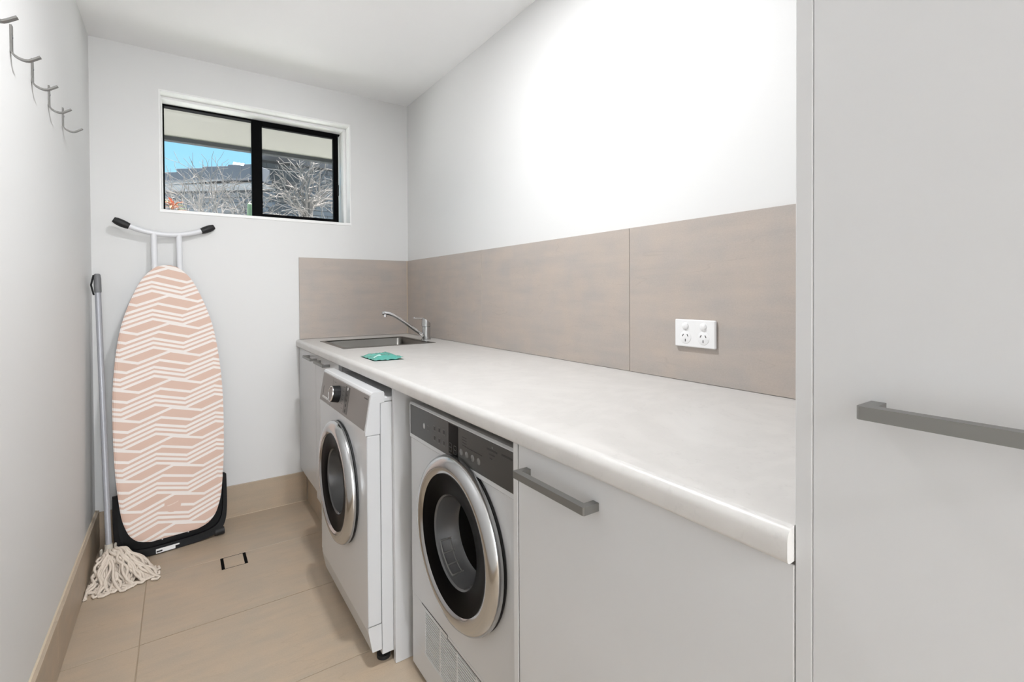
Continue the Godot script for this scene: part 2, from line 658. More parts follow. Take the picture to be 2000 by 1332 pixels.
func window() -> void:
	var w := setting("window_1", "black aluminium sliding window set deep in a white reveal")
	var x0 := 0.262
	var x1 := 1.204
	var y0 := 1.604
	var y1 := 2.214
	var zf := -0.150                     # room side of the aluminium
	# white timber reveal: an outer band flush with the wall, then a slightly narrower stop
	var st := S()
	box(st, Vector3(x0, y1 - 0.008, -0.2), Vector3(x1, y1, 0.001), 0.001)
	box(st, Vector3(x0, y0, -0.2), Vector3(x0 + 0.008, y1 - 0.008, 0.001), 0.001)
	box(st, Vector3(x1 - 0.008, y0, -0.2), Vector3(x1, y1 - 0.008, 0.001), 0.001)
	part("reveal", st, M["gloss trim"], w)
	st = S()
	box(st, Vector3(x0, y0 - 0.002, -0.2), Vector3(x1, y0 + 0.014, 0.004), 0.0015)
	part("window_sill", st, M["gloss trim"], w)
	st = S()
	box(st, Vector3(x0 + 0.008, y1 - 0.022, -0.2), Vector3(x1 - 0.008, y1 - 0.008, -0.075), 0.001)
	box(st, Vector3(x0 + 0.008, y0 + 0.014, -0.2), Vector3(x0 + 0.013, y1 - 0.022, -0.075), 0.001)
	box(st, Vector3(x1 - 0.024, y0 + 0.014, -0.2), Vector3(x1 - 0.008, y1 - 0.022, -0.075), 0.001)
	part("reveal_stop", st, M["gloss trim"], w)
	# outer aluminium frame
	var a := Vector3(x0 + 0.013, y0 + 0.014, 0)
	var b := Vector3(x1 - 0.024, y1 - 0.022, 0)
	st = S()
	box(st, Vector3(a.x, b.y - 0.009, -0.2), Vector3(b.x, b.y, zf - 0.002), 0.001)
	box(st, Vector3(a.x, a.y, -0.2), Vector3(b.x, a.y + 0.012, zf - 0.002), 0.001)
	box(st, Vector3(a.x, a.y + 0.012, -0.2), Vector3(a.x + 0.006, b.y - 0.009, zf - 0.002), 0.001)
	box(st, Vector3(b.x - 0.006, a.y + 0.012, -0.205), Vector3(b.x, b.y - 0.009, -0.19), 0.001)
	part("window_frame", st, M["black frame"], w)
	# sliding sash on the room side
	var sx0 := 0.688
	var sx1 := b.x - 0.016
	var sy0 := a.y + 0.0125
	var sy1 := b.y - 0.002
	var sash_st := S()
	var zs0 := zf - 0.028
	box(sash_st, Vector3(sx0, sy0, zs0), Vector3(sx0 + 0.054, sy1, zf), 0.0015)
	box(sash_st, Vector3(sx1 - 0.024, sy0, zs0), Vector3(sx1, sy1, zf), 0.0015)
	box(sash_st, Vector3(sx0 + 0.054, sy1 - 0.03, zs0), Vector3(sx1 - 0.024, sy1, zf), 0.0015)
	box(sash_st, Vector3(sx0 + 0.054, sy0, zs0), Vector3(sx1 - 0.024, sy0 + 0.026, zf), 0.0015)
	var sash := part("sash", sash_st, M["black frame"], w)
	st = S()
	box(st, Vector3(sx1 - 0.002, 1.805, zf - 0.018), Vector3(sx1 + 0.008, 1.875, zf + 0.004), 0.002)
	part("latch", st, M["black plastic"], sash)
	st = S()
	var zp := zf - 0.014
	quad(st, Vector3(sx0 + 0.05, sy0 + 0.02, zp), Vector3(sx1 - 0.02, sy0 + 0.02, zp), Vector3(sx1 - 0.02, sy1 - 0.025, zp), Vector3(sx0 + 0.05, sy1 - 0.025, zp))
	part("pane", st, M["window glass"], sash)
	st = S()
	zp = zf - 0.045
	quad(st, Vector3(a.x + 0.002, a.y + 0.006, zp), Vector3(sx0 + 0.03, a.y + 0.006, zp), Vector3(sx0 + 0.03, b.y - 0.004, zp), Vector3(a.x + 0.002, b.y - 0.004, zp))
	part("pane", st, M["window glass"], w)


func lamps() -> void:
	for q in [[Vector3(0.80, RH, 1.74), "round white downlight in the ceiling mirrored in the window glass", 1.6], [Vector3(0.62, RH, 5.5), "added unseen downlight in the ceiling near the added glowing door", 5.0]]:  # the second downlight is an added, unseen fill lamp
		var at: Vector3 = q[0]
		var t := thing("downlight", q[1], "light", at, "ceiling downlights")
		var st := S()
		var tr := Transform3D(Basis(Vector3.RIGHT, PI), at)
		lathe(st, [Vector2(0.058, 0.0), Vector2(0.058, 0.003), Vector2(0.052, 0.006), Vector2(0.044, 0.006), Vector2(0.042, 0.003)], tr, 40)
		part("trim_ring", st, M["white plastic"], t)
		st = S()
		lathe(st, [Vector2(0.0435, 0.003), Vector2(0.0, 0.003)], tr, 40)
		part("light_lens", st, M["lamp glow"], t)
		var l := AreaLight3D.new()
		l.name = "downlight_beam"
		l.area_size = Vector2(0.085, 0.085)
		l.light_color = Color(0.985, 0.99, 1.0)
		l.light_energy = q[2]
		l.shadow_enabled = true
		l.area_range = 12.0
		l.area_attenuation = 2.0
		t.add_child(l)
		l.rotation = Vector3(-PI / 2, 0, 0)
		l.position = Vector3(0, -0.009, 0)


# ==================================================================== outside
func outside() -> void:
	var gr := setting("ground_outside", "grass strip and pale concrete added as a sunlight reflector between the two houses")
	var st := S()
	box(st, Vector3(-14, -0.6, -2.9), Vector3(16, -0.35, -0.25))
	part("lawn", st, M["lawn"], gr)
	st = S()
	box(st, Vector3(-14, -0.6, -22), Vector3(16, -0.355, -2.9))  # added reflector: throws sunlight through the window onto the ceiling
	part("added_bounce_ground", st, M["pale concrete"], gr)
	# own eave above the window
	var ev := setting("trim_1", "cream eave lining and dark gutter above the window")
	st = S()
	box(st, Vector3(-1.5, 2.262, -1.03), Vector3(4.5, 2.272, -0.25))
	part("soffit_panel", st, M["soffit"], ev)
	st = S()
	box(st, Vector3(-1.6, 2.235, -1.055), Vector3(4.6, 2.42, -1.03), 0.003)
	box(st, Vector3(-1.6, 2.255, -1.17), Vector3(4.6, 2.40, -1.06), 0.012)
	part("gutter", st, M["gutter"], ev)
	st = S()
	box(st, Vector3(-1.6, 2.43, -1.0), Vector3(4.6, 2.6, -0.25))
	part("roof_edge", st, M["roof tile"], ev)
	# neighbour's house: a brick wall parallel to ours and, left of it, a wing whose eave runs towards us
	var nh := thing("brick_house", "grey brick house in shade seen through the window", "house", Vector3(3.0, -0.35, -7.5))
	st = S()
	box(st, Vector3(1.49, -0.35, -6.6), Vector3(9.0, 3.50, -6.33))
	var wall := part("brick_wall", st, M["mortar"], nh)
	var bl := 0.20
	var bh := 0.084
	for row in 12:
		for col in 8:
			var x := 1.50 + col * bl - (bl / 2 if row % 2 else 0.0)
			var y := 2.45 + row * bh
			brick(Vector3(maxf(x, 1.495) + 0.005, y + 0.005, -6.36), Vector3(x + bl - 0.005, y + bh - 0.005, -6.315 + rng.randf_range(-0.004, 0.004)), Transform3D.IDENTITY, wall)
	var p0 := Vector3(-0.6, 2.95, -6.9)
	var p1 := Vector3(1.34, 3.12, -5.35)
	var flat := Vector3(p1.x - p0.x, 0, p1.z - p0.z)
	var ln := flat.length()
	var dir := flat.normalized()
	var tr := Transform3D(Basis(dir, Vector3.UP, dir.cross(Vector3.UP)), p0)
	st = S()
	box(st, Vector3(0, -3.2, -0.60), Vector3(ln, -0.06, -0.45), 0.0, tr)
	var wing := part("wing_wall", st, M["mortar"], nh)
	for row in 9:
		for col in 10:
			var x := 0.5 + col * bl - (bl / 2 if row % 2 else 0.0)
			var y := -0.85 + row * bh
			brick(Vector3(x + 0.005, y + 0.005, -0.46), Vector3(x + bl - 0.005, y + bh - 0.005, -0.437 + rng.randf_range(-0.004, 0.004)), tr, wing)
	st = S()
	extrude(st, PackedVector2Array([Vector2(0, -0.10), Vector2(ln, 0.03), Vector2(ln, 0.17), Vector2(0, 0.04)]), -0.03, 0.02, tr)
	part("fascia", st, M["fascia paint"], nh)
	st = S()
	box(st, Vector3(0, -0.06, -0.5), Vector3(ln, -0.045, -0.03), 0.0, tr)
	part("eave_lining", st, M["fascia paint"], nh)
	for k in 6:
		var rs := S()
		var u := k * ln / 6.0
		var up := 0.055 + 0.021 * k + (0.03 if k >= 3 else 0.0)
		box(rs, Vector3(u - 0.02, 0.0, -0.4), Vector3(u + ln / 6.0 - 0.004, up + 0.03, 0.06), 0.006, tr)
		part("roof_tile", rs, M["roof tile"], nh)
	st = S()
	box(st, Vector3(1.36, 3.02, -6.3), Vector3(2.0, 3.20, -5.62), 0.01)  # dark box standing in for the shadow under the eave
	part("eave_shade_box", st, M["gutter"], nh)
	st = S()
	box(st, Vector3(1.45, 3.50, -6.7), Vector3(9.0, 3.66, -5.9), 0.01)
	part("roof", st, M["roof tile"], nh)
	# bare winter trees
	bare_tree("bare tree with a pale trunk before the brick wall, right half of the window", Vector3(1.98, -0.355, -4.9), 3, 0.075, Vector3(0.0, 1, 0.0), 2.95, 2.2)
	bare_tree("bare twiggy tree against the sky, left half of the window", Vector3(0.95, -0.355, -4.6), 8, 0.04, Vector3(-0.03, 1, 0.0), 2.35, 2.05)
	bare_tree("slender bare shrub low in the left half of the window", Vector3(0.62, -0.355, -3.3), 15, 0.028, Vector3(0.02, 1, 0.0), 1.95, 1.7)
	bare_tree("slender leaning bare tree at the right edge of the window", Vector3(2.32, -0.355, -3.9), 27, 0.03, Vector3(0.02, 1, 0.0), 2.3, 1.9)
	# orange-leaved plant in the lower left corner of the window
	var pl := thing("orange_plant", "orange and green spiky leaved plant in the window's lower left corner", "plant", Vector3(0.29, -0.35, -1.7))
	st = S()
	tube(st, [Vector3(0.29, -0.35, -1.7), Vector3(0.295, 0.7, -1.72), Vector3(0.30, 1.88, -1.7)], [0.02, 0.018, 0.012], 6)
	part("stem", st, M["bark"], pl)
	for k in 30:
		var an := rng.randf() * TAU
		var el := rng.randf_range(-0.15, 0.9)
		var d := Vector3(cos(an) * cos(el), sin(el), sin(an) * cos(el) * 0.6)
		leaf(pl, Vector3(0.30, rng.randf_range(1.83, 1.92), -1.7), d, rng.randf_range(0.09, 0.16), 0.024, M["leaf orange"] if rng.randf() < 0.62 else M["leaf green"])
	var ca := thing("columnar_cactus", "pale green upright stem at the foot of the window's middle bar", "plant", Vector3(0.895, -0.35, -2.2))
	st = S()
	var prof := []
	for k in 9:
		prof.append(Vector2(0.026, -0.35 + k * 0.28))
	prof.append(Vector2(0.02, 2.04))
	prof.append(Vector2(0.0, 2.06))
	lathe(st, prof, Transform3D(Basis.IDENTITY, Vector3(0.895, 0, -2.2)), 12)
	part("stem", st, M["cactus green"], ca)


func brick(lo: Vector3, hi: Vector3, t: Transform3D, wall: Node3D) -> void:
	var st := S()
	box(st, lo, hi, 0.003, t)
	part("brick", st, M["brick %d" % rng.randi_range(0, 3)], wall)


func leaf(parent: Node3D, base: Vector3, d: Vector3, len: float, wid: float, m: Material) -> void:
	var st := S()
	var side := d.cross(Vector3.UP).normalized() * wid / 2
	var mid := base + d * len * 0.45
	var tip := base + d * len + Vector3(0, -0.25 * len, 0)
	var nrm := side.cross(d).normalized() * 0.004
	tri(st, base, mid + side, mid + nrm)
	tri(st, base, mid + nrm, mid - side)
	tri(st, mid + side, tip, mid + nrm)
	tri(st, mid + nrm, tip, mid - side)
	part("leaf", st, m, parent)


func bare_tree(label: String, at: Vector3, sd: int, r: float, lean: Vector3, trunk: float, low: float) -> void:
	var r2 := RandomNumberGenerator.new()
	r2.seed = sd
	var t := thing("bare_tree", label, "tree", at, "bare garden trees")
	var st := S()
	var st2 := S()
	var ax := lean.normalized()
	var top := at + ax * trunk
	tube(st, [at, at + ax * trunk * 0.5 + Vector3(0.02, 0, 0), top], [r, r * 0.8, r * 0.6], 8)
	for k in 9:
		var d := (ax * 0.8 + Vector3(r2.randf_range(-1, 1), r2.randf_range(-0.3, 0.6), r2.randf_range(-0.45, 0.45))).normalized()
		grow(st, st2, r2, at + ax * lerpf(low, trunk, k / 8.0), d, r * 0.34, 0.46, 4)
	part("trunk", st, M["bark"], t)
	part("twigs", st2, M["pale twig"], t)


func grow(st: SurfaceTool, st2: SurfaceTool, r2: RandomNumberGenerator, p: Vector3, d: Vector3, r: float, len: float, depth: int) -> void:
	var q := p + d * len * 0.5 + Vector3(r2.randf_range(-1, 1), r2.randf_range(-1, 1), r2.randf_range(-1, 1)) * len * 0.08
	var e := q + (d + Vector3(r2.randf_range(-1, 1), r2.randf_range(-0.6, 0.9), r2.randf_range(-1, 1)) * 0.3).normalized() * len * 0.5
	r = maxf(r, 0.0028)
	tube(st if depth > 3 else st2, [p, q, e], [r, r * 0.85, r * 0.7], 4, false)
	if depth <= 0:
		return
	for k in (3 if depth > 3 else 2):
		var nd := (d + Vector3(r2.randf_range(-1, 1), r2.randf_range(-0.8, 0.8), r2.randf_range(-0.7, 0.7)) * 0.95).normalized()
		grow(st, st2, r2, (q if k == 0 else e), nd, r * 0.62, len * r2.randf_range(0.62, 0.85), depth - 1)


# ==================================================================== bench, sink, tap
func bench() -> void:
	var t := thing("bench_top", "long white marble-look laminate bench top with a rounded front edge", "countertop", Vector3(1.22, HC - 0.04, 1.36))
	var st := S()
	# nose profile in (x, y), swept along z
	var prof: Array[Vector2] = [Vector2(0.975, HC - 0.04), Vector2(0.891, HC - 0.04)]
	for k in 5:
		var a := PI * 1.5 - k * PI / 8.0
		prof.append(Vector2(0.891, HC - 0.034) + 0.006 * Vector2(cos(a), sin(a)))
	for k in 9:
		var a := PI - k * PI / 16.0
		prof.append(Vector2(0.901, HC - 0.016) + 0.016 * Vector2(cos(a), sin(a)))
	prof.append(Vector2(0.975, HC))
	var z0 := 0.0008
	var z1 := 2.7195
	for i in prof.size() - 1:
		st.set_smooth_group(2 if i > 0 and i < prof.size() - 2 else 3 + i)
		var a := prof[i]
		var b := prof[i + 1]
		quad(st, Vector3(a.x, a.y, z0), Vector3(a.x, a.y, z1), Vector3(b.x, b.y, z1), Vector3(b.x, b.y, z0))
	st.set_smooth_group(-1)
	for e in [z0, z1]:
		for i in prof.size() - 1:
			var c := Vector3(0.975, HC - 0.02, e)
			var a := Vector3(prof[i].x, prof[i].y, e)
			var b := Vector3(prof[i + 1].x, prof[i + 1].y, e)
			if e == z0:
				tri(st, c, a, b)
			else:
				tri(st, c, b, a)
	# the rest of the slab, leaving the sink opening
	box(st, Vector3(0.975, HC - 0.04, z0), Vector3(RW - 0.001, HC, 0.206))
	box(st, Vector3(1.441, HC - 0.04, 0.206), Vector3(RW - 0.001, HC, 0.654))
	box(st, Vector3(0.975, HC - 0.04, 0.654), Vector3(RW - 0.001, HC, z1))
	part("slab", st, M["bench laminate"], t)


func sink_and_tap() -> void:
	var s := thing("sink", "square stainless steel laundry sink let into the bench top", "sink", Vector3(1.209, HC - 0.2, 0.43))
	var st := S()
	var o := [0.970, 0.200, 1.446, 0.660]      # x0 z0 x1 z1 of the rim
	var i := [0.992, 0.222, 1.424, 0.638]
	var y := HC + 0.0018
	box(st, Vector3(o[0], HC + 0.0001, o[1]), Vector3(o[2], y, i[1]), 0.0006)
	box(st, Vector3(o[0], HC + 0.0001, i[3]), Vector3(o[2], y, o[3]), 0.0006)
	box(st, Vector3(o[0], HC + 0.0001, i[1]), Vector3(i[0], y, i[3]), 0.0006)
	box(st, Vector3(i[2], HC + 0.0001, i[1]), Vector3(o[2], y, i[3]), 0.0006)
	part("rim", st, M["stainless"], s)
	# bowl: rounded-corner walls going down to a flat bottom
	st = S()
	var ring := func(inset: float, yy: float) -> Array:
		var pts := []
		var r := 0.028
		for c in [[i[2] - inset - r, i[3] - inset - r, 0.0], [i[0] + inset + r, i[3] - inset - r, 0.5], [i[0] + inset + r, i[1] + inset + r, 1.0], [i[2] - inset - r, i[1] + inset + r, 1.5]]:
			for k in 7:
				var a: float = (c[2] + k / 12.0) * PI
				pts.append(Vector3(c[0] + r * cos(a), yy, c[1] + r * sin(a)))
		return pts
	var rings := [ring.call(-0.004, HC - 0.0005), ring.call(0.0, HC - 0.004), ring.call(0.004, HC - 0.17), ring.call(0.02, HC - 0.19)]
	st.set_smooth_group(1)
	for k in 3:
		for m in 28:
			var n := (m + 1) % 28
			quad(st, rings[k][m], rings[k][n], rings[k + 1][n], rings[k + 1][m])
	st.set_smooth_group(-1)
	for m in 28:
		tri(st, Vector3(1.208, HC - 0.192, 0.43), rings[3][(m + 1) % 28], rings[3][m])
	part("bowl", st, M["stainless"], s)
	st = S()
	lathe(st, [Vector2(0.045, HC - 0.1905), Vector2(0.043, HC - 0.188), Vector2(0.036, HC - 0.189), Vector2(0.0, HC - 0.190)], Transform3D(Basis.IDENTITY, Vector3(1.208, 0, 0.43)), 32)
	part("waste", st, M["chrome"], s)
	# mixer tap
	var at := Vector3(1.480, HC, 0.464)
	var t := thing("mixer_tap", "chrome single-lever mixer tap behind the sink", "tap", at)
	st = S()
	lathe(st, [Vector2(0.027, 0.0), Vector2(0.027, 0.004), Vector2(0.0240, 0.006), Vector2(0.0235, 0.072), Vector2(0.022, 0.074)], Transform3D(Basis.IDENTITY, at), 36)
	part("body", st, M["brushed chrome"], t)
	# cap with a sloping top
	st = S()
	var n2 := 36
	st.set_smooth_group(1)
	for k in n2:
		var a0 := TAU * k / n2
		var a1 := TAU * (k + 1) / n2
		var f := func(a: float) -> float: return 0.106 - 0.019 * cos(a)
		var r := 0.0250
		quad(st, at + Vector3(r * cos(a0), 0.0745, -r * sin(a0)), at + Vector3(r * cos(a1), 0.0745, -r * sin(a1)), at + Vector3(r * cos(a1), f.call(a1), -r * sin(a1)), at + Vector3(r * cos(a0), f.call(a0), -r * sin(a0)))
	st.set_smooth_group(2)
	for k in n2:
		var a0 := TAU * k / n2
		var a1 := TAU * (k + 1) / n2
		var f := func(a: float) -> float: return 0.106 - 0.019 * cos(a)
		tri(st, at + Vector3(0, 0.109, 0), at + Vector3(0.0250 * cos(a0), f.call(a0), -0.0250 * sin(a0)), at + Vector3(0.0250 * cos(a1), f.call(a1), -0.0250 * sin(a1)))
	part("cap", st, M["brushed chrome"], t)
	st = S()
	var lv := Transform3D(Basis(Vector3.BACK, -0.10), at + Vector3(-0.012, 0.118, 0))
	box(st, Vector3(-0.062, -0.004, -0.008), Vector3(0.006, 0.005, 0.008), 0.002, lv)
	part("lever", st, M["chrome"], t)
	st = S()
	var sp := [Vector3(1.474, 0.944, 0.468), Vector3(1.42, 0.985, 0.462), Vector3(1.36, 1.031, 0.455), Vector3(1.32, 1.059, 0.450), Vector3(1.295, 1.073, 0.447), Vector3(1.272, 1.082, 0.445), Vector3(1.25, 1.086, 0.443), Vector3(1.236, 1.084, 0.441)]
	tube(st, sp, [0.0095, 0.0095, 0.0095, 0.0095, 0.0095, 0.0095, 0.0098, 0.0095], 16)
	var spout := part("spout", st, M["chrome"], t)
	st = S()
	lathe(st, [Vector2(0.0, 0.0), Vector2(0.008, 0.0), Vector2(0.008, 0.014)], Transform3D(Basis.IDENTITY, Vector3(1.252, 1.064, 0.443)), 16)
	part("aerator", st, M["chrome"], spout)
	st = S()
	tube(st, [Vector3(1.482, 0.938, 0.469), Vector3(1.464, 0.951, 0.467)], 0.0125, 16)
	part("spout_joint", st, M["black rubber"], t)


# ==================================================================== cabinets
func front(n: String, y0: float, y1: float, z0: float, z1: float, parent: Node3D, x := FX) -> MeshInstance3D:
	var st := S()
	box(st, Vector3(x, y0, z0), Vector3(x + 0.018, y1, z1), 0.0012)
	return part(n, st, M["cabinet white"], parent)


func cabinets() -> void:
	var yt := HC - 0.0405
	# under the sink
	var a := thing("base_cabinet", "white two-door base cabinet under the sink", "cabinet", Vector3(1.24, 0, 0.42))
	var st := S()
	box(st, Vector3(FX + 0.019, 0.16, 0.013), Vector3(1.55, yt, 0.03))
	box(st, Vector3(FX + 0.019, 0.16, 0.03), Vector3(1.55, 0.176, 0.827))
	box(st, Vector3(1.54, 0.176, 0.03), Vector3(1.55, 0.70, 0.827))
	part("carcass", st, M["carcass white"], a)
	st = S()
	box(st, Vector3(FX + 0.019, 0.0, 0.829), Vector3(1.55, yt, 0.845), 0.001)
	part("end_panel", st, M["cabinet white"], a)
	var d := front("door", 0.195, yt - 0.006, 0.016, 0.4145, a)
	part("handle", pull_handle(FX, 0.862, 0.27, 0.445), M["satin metal"], d)
	d = front("door", 0.16, yt - 0.006, 0.4175, 0.845, a)
	part("handle", pull_handle(FX, 0.862, 0.515, 0.70), M["satin metal"], d)
	st = S()
	box(st, Vector3(0.935, 0.001, 0.0165), Vector3(0.95, 0.159, 0.827))
	part("kickboard", st, M["stone tile 0"], a)
	# panel between washer and dryer
	var p := thing("divider_panel", "white upright panel between the washer and the dryer", "panel", Vector3(1.22, 0, 1.486))
	st = S()
	box(st, Vector3(FX, 0.0005, 1.4785), Vector3(1.55, yt, 1.4965), 0.001)
	part("board", st, M["cabinet white"], p)
	# cabinet beside the dryer
	var b := thing("laundry_cabinet", "white base cabinet with one wide door and bar handle, right of the dryer", "cabinet", Vector3(1.24, 0, 2.44))
	st = S()
	box(st, Vector3(FX, 0.0005, 2.168), Vector3(1.55, yt, 2.184), 0.001)
	part("end_panel", st, M["cabinet white"], b)
	st = S()
	box(st, Vector3(FX + 0.019, 0.15, 2.185), Vector3(1.55, 0.166, 2.717))
	box(st, Vector3(FX + 0.019, 0.166, 2.700), Vector3(1.55, yt, 2.717))
	box(st, Vector3(1.534, 0.166, 2.185), Vector3(1.55, yt, 2.700))
	part("carcass", st, M["carcass white"], b)
	st = S()
	box(st, Vector3(0.95, 0.0005, 2.185), Vector3(0.965, 0.149, 2.717))
	part("kickboard", st, M["stone tile 0"], b)
	d = front("door", 0.16, yt - 0.004, 2.1875, 2.7198, b)
	part("handle", pull_handle(FX, 0.840, 2.215, 2.415, 0.034, 0.0135), M["satin metal"], d)
	# tall cupboard beside the camera
	var c := thing("tall_cupboard", "tall white cupboard with a long horizontal bar handle, nearest the camera", "cupboard", Vector3(1.24, 0, 3.04))
	st = S()
	box(st, Vector3(FX, 0.0005, 2.7205), Vector3(RW - 0.001, RH - 0.001, 2.7385), 0.0012)
	part("side_panel", st, M["cabinet white"], c)
	st = S()
	box(st, Vector3(FX + 0.02, 0.15, 2.7395), Vector3(RW - 0.001, RH - 0.001, 3.34))
	part("carcass", st, M["carcass white"], c)
	st = S()
	box(st, Vector3(0.95, 0.0005, 2.7395), Vector3(0.965, 0.149, 3.34))
	part("kickboard", st, M["stone tile 0"], c)
	d = front("door", 0.152, RH - 0.02, 2.7386, 3.34, c)
	part("handle", pull_handle(FX, 1.076, 2.792, 2.985, 0.036, 0.0125), M["satin metal"], d)


# ==================================================================== washer
# porthole door turned about -x: chrome ring, black rim, grey bowl and the drum behind
func porthole(t: Node3D, x: float, cy: float, cz: float, r: float, depth: float) -> MeshInstance3D:
	var tr := Transform3D(Basis(Vector3.UP, Vector3.LEFT, Vector3.BACK), Vector3(x, cy, cz))
	var st := S()
	var d := depth
	lathe(st, [Vector2(r - 0.006, 0.0), Vector2(r - 0.004, d * 0.18), Vector2(r - 0.001, d * 0.25), Vector2(r, d * 0.45), Vector2(r - 0.003, d * 0.66), Vector2(r - 0.010, d * 0.86), Vector2(r - 0.020, d * 0.97), Vector2(r - 0.030, d), Vector2(r - 0.040, d * 0.94), Vector2(r - 0.047, d * 0.80)], tr, 96)
	var ring := part("door_ring", st, M["brushed chrome"], t)
	st = S()
	lathe(st, [Vector2(r - 0.002, 0.0008), Vector2(r - 0.002, 0.005), Vector2(r - 0.008, 0.0055)], tr, 80)
	part("gasket", st, M["black rubber"], ring)
	st = S()
	lathe(st, [Vector2(r - 0.046, d * 0.82), Vector2(r - 0.058, d * 0.74), Vector2(r - 0.098, d * 0.62), Vector2(r - 0.102, d * 0.55)], tr, 80)
	part("black_rim", st, M["black glass"], ring)
	st = S()
	lathe(st, [Vector2(r - 0.102, d * 0.56), Vector2(r - 0.106, d * 0.45), Vector2(r - 0.114, -0.035), Vector2(r - 0.122, -0.045)], tr, 80)
	part("window_bowl", st, M["bowl grey"], ring)
	st = S()
	# the open steel drum behind, a real cavity
	lathe(st, [Vector2(r - 0.10, -0.052), Vector2(0.225, -0.066), Vector2(0.232, -0.080), Vector2(0.232, -0.390), Vector2(0.222, -0.400), Vector2(0.0, -0.405)], tr, 64)
	part("drum", st, M["drum steel"], ring)
	return ring


func washer() -> void:
	var z0 := 0.875
	var z1 := 1.475
	var t := thing("washing_machine", "white front-loading washing machine with a sloping silver control panel", "washer", Vector3(1.12, 0, 1.175))
	var st := S()
	box(st, Vector3(1.41, 0.03, z0 + 0.001), Vector3(1.43, 0.842, z1 - 0.001), 0.002)
	for q in [[0.03, 0.842, z0 + 0.001, z0 + 0.02], [0.03, 0.842, z1 - 0.02, z1 - 0.001], [0.03, 0.05, z0 + 0.02, z1 - 0.02], [0.81, 0.842, z0 + 0.02, z1 - 0.02]]:
		box(st, Vector3(0.864, q[0], q[2]), Vector3(1.41, q[1], q[3]), 0.002)
	part("body", st, M["enamel"], t)
	st = S()
	box(st, Vector3(0.872, 0.843, z0 + 0.002), Vector3(1.43, 0.858, z1 - 0.002), 0.003)
	part("lid", st, M["lid grey"], t)
	# front panel with porthole opening
	var cy := 0.512
	var cz := 1.178
	st = S()
	plate_with_hole(st, 0.818, 0.134, 0.741, z0 + 0.004, z1 - 0.004, cy, cz, 0.19)
	for q in [[0.134, 0.741, z0, z0 + 0.004], [0.134, 0.741, z1 - 0.004, z1]]:
		quad(st, Vector3(0.818, q[0], z0 + 0.004 if q[2] == z0 else z1), Vector3(0.818, q[1], z0 + 0.004 if q[2] == z0 else z1), Vector3(0.818, q[1], q[2]), Vector3(0.818, q[0], q[2]))
	box(st, Vector3(0.8181, 0.134, z0), Vector3(0.8625, 0.741, z0 + 0.02), 0.003)
	box(st, Vector3(0.8181, 0.134, z1 - 0.02), Vector3(0.8625, 0.741, z1), 0.003)
	box(st, Vector3(0.8185, 0.134, z0 + 0.02), Vector3(0.8625, 0.15, z1 - 0.02))
	box(st, Vector3(0.8185, 0.73, z0 + 0.02), Vector3(0.8625, 0.741, z1 - 0.02))
	part("front_panel", st, M["enamel"], t)
	# plinth that leans back towards the floor
	st = S()
	var flip := Transform3D(Basis.IDENTITY, Vector3.ZERO)
	extrude(st, PackedVector2Array([Vector2(0.8195, 0.1325), Vector2(0.8195, 0.118), Vector2(0.832, 0.05), Vector2(0.862, 0.05), Vector2(0.862, 0.1325)]), z0 + 0.001, z1 - 0.001, flip)
	part("plinth", st, M["enamel"], t)
	# console
	st = S()
	extrude(st, PackedVector2Array([Vector2(0.8145, 0.7425), Vector2(0.8145, 0.754), Vector2(0.8335, 0.869), Vector2(0.8365, 0.8745), Vector2(0.842, 0.8765), Vector2(0.874, 0.8765), Vector2(0.8765, 0.874), Vector2(0.8765, 0.843), Vector2(0.862, 0.841), Vector2(0.862, 0.7425)]), z0, z1, flip)
	part("console", st, M["enamel"], t)
	# the sloping face: local x along +z, y up the slope, z out of the face
	var b0 := Vector3(0.8145, 0.754, z0)
	var upd := (Vector3(0.8335, 0.869, z0) - b0).normalized()
	var tr := Transform3D(Basis(Vector3.BACK, upd, Vector3.BACK.cross(upd)), b0)
	st = S()
	box(st, Vector3(0.006, 0.002, -0.001), Vector3(0.590, 0.113, 0.0012), 0.0008, tr)
	var pan := part("control_panel", st, M["silver panel"], t)
	st = S()
	box(st, Vector3(0.163, 0.003, 0.0011), Vector3(0.1645, 0.112, 0.0014), 0.0, tr)
	part("drawer_seam", st, M["dark print"], pan)
	st = S()
	box(st, Vector3(0.040, 0.020, 0.0011), Vector3(0.044, 0.062, 0.0018), 0.0, tr)
	part("drawer_grip", st, M["dark print"], pan)
	st = S()
	box(st, Vector3(0.046, 0.017, 0.0011), Vector3(0.128, 0.025, 0.004), 0.001, tr)
	part("drawer_lip", st, M["pale button"], pan)
	var kt := tr * Transform3D(Basis(Vector3.RIGHT, PI / 2), Vector3(0.256, 0.063, 0.0012))
	st = S()
	lathe(st, [Vector2(0.031, 0.0), Vector2(0.0295, 0.026), Vector2(0.0285, 0.028)], kt, 40)
	var knob := part("knob", st, M["black plastic"], pan)
	st = S()
	lathe(st, [Vector2(0.0292, 0.0265), Vector2(0.0286, 0.0295), Vector2(0.0255, 0.0300), Vector2(0.0250, 0.0285)], kt, 40)
	part("knob_ring", st, M["brushed chrome"], knob)
	st = S()
	lathe(st, [Vector2(0.0252, 0.0286), Vector2(0.0, 0.0288)], kt, 40)
	part("knob_face", st, M["silver panel"], knob)
	st = S()
	box(st, Vector3(0.338, 0.012, 0.0011), Vector3(0.388, 0.106, 0.0018), 0.0004, tr)
	var dsp := part("display", st, M["dark panel"], pan)
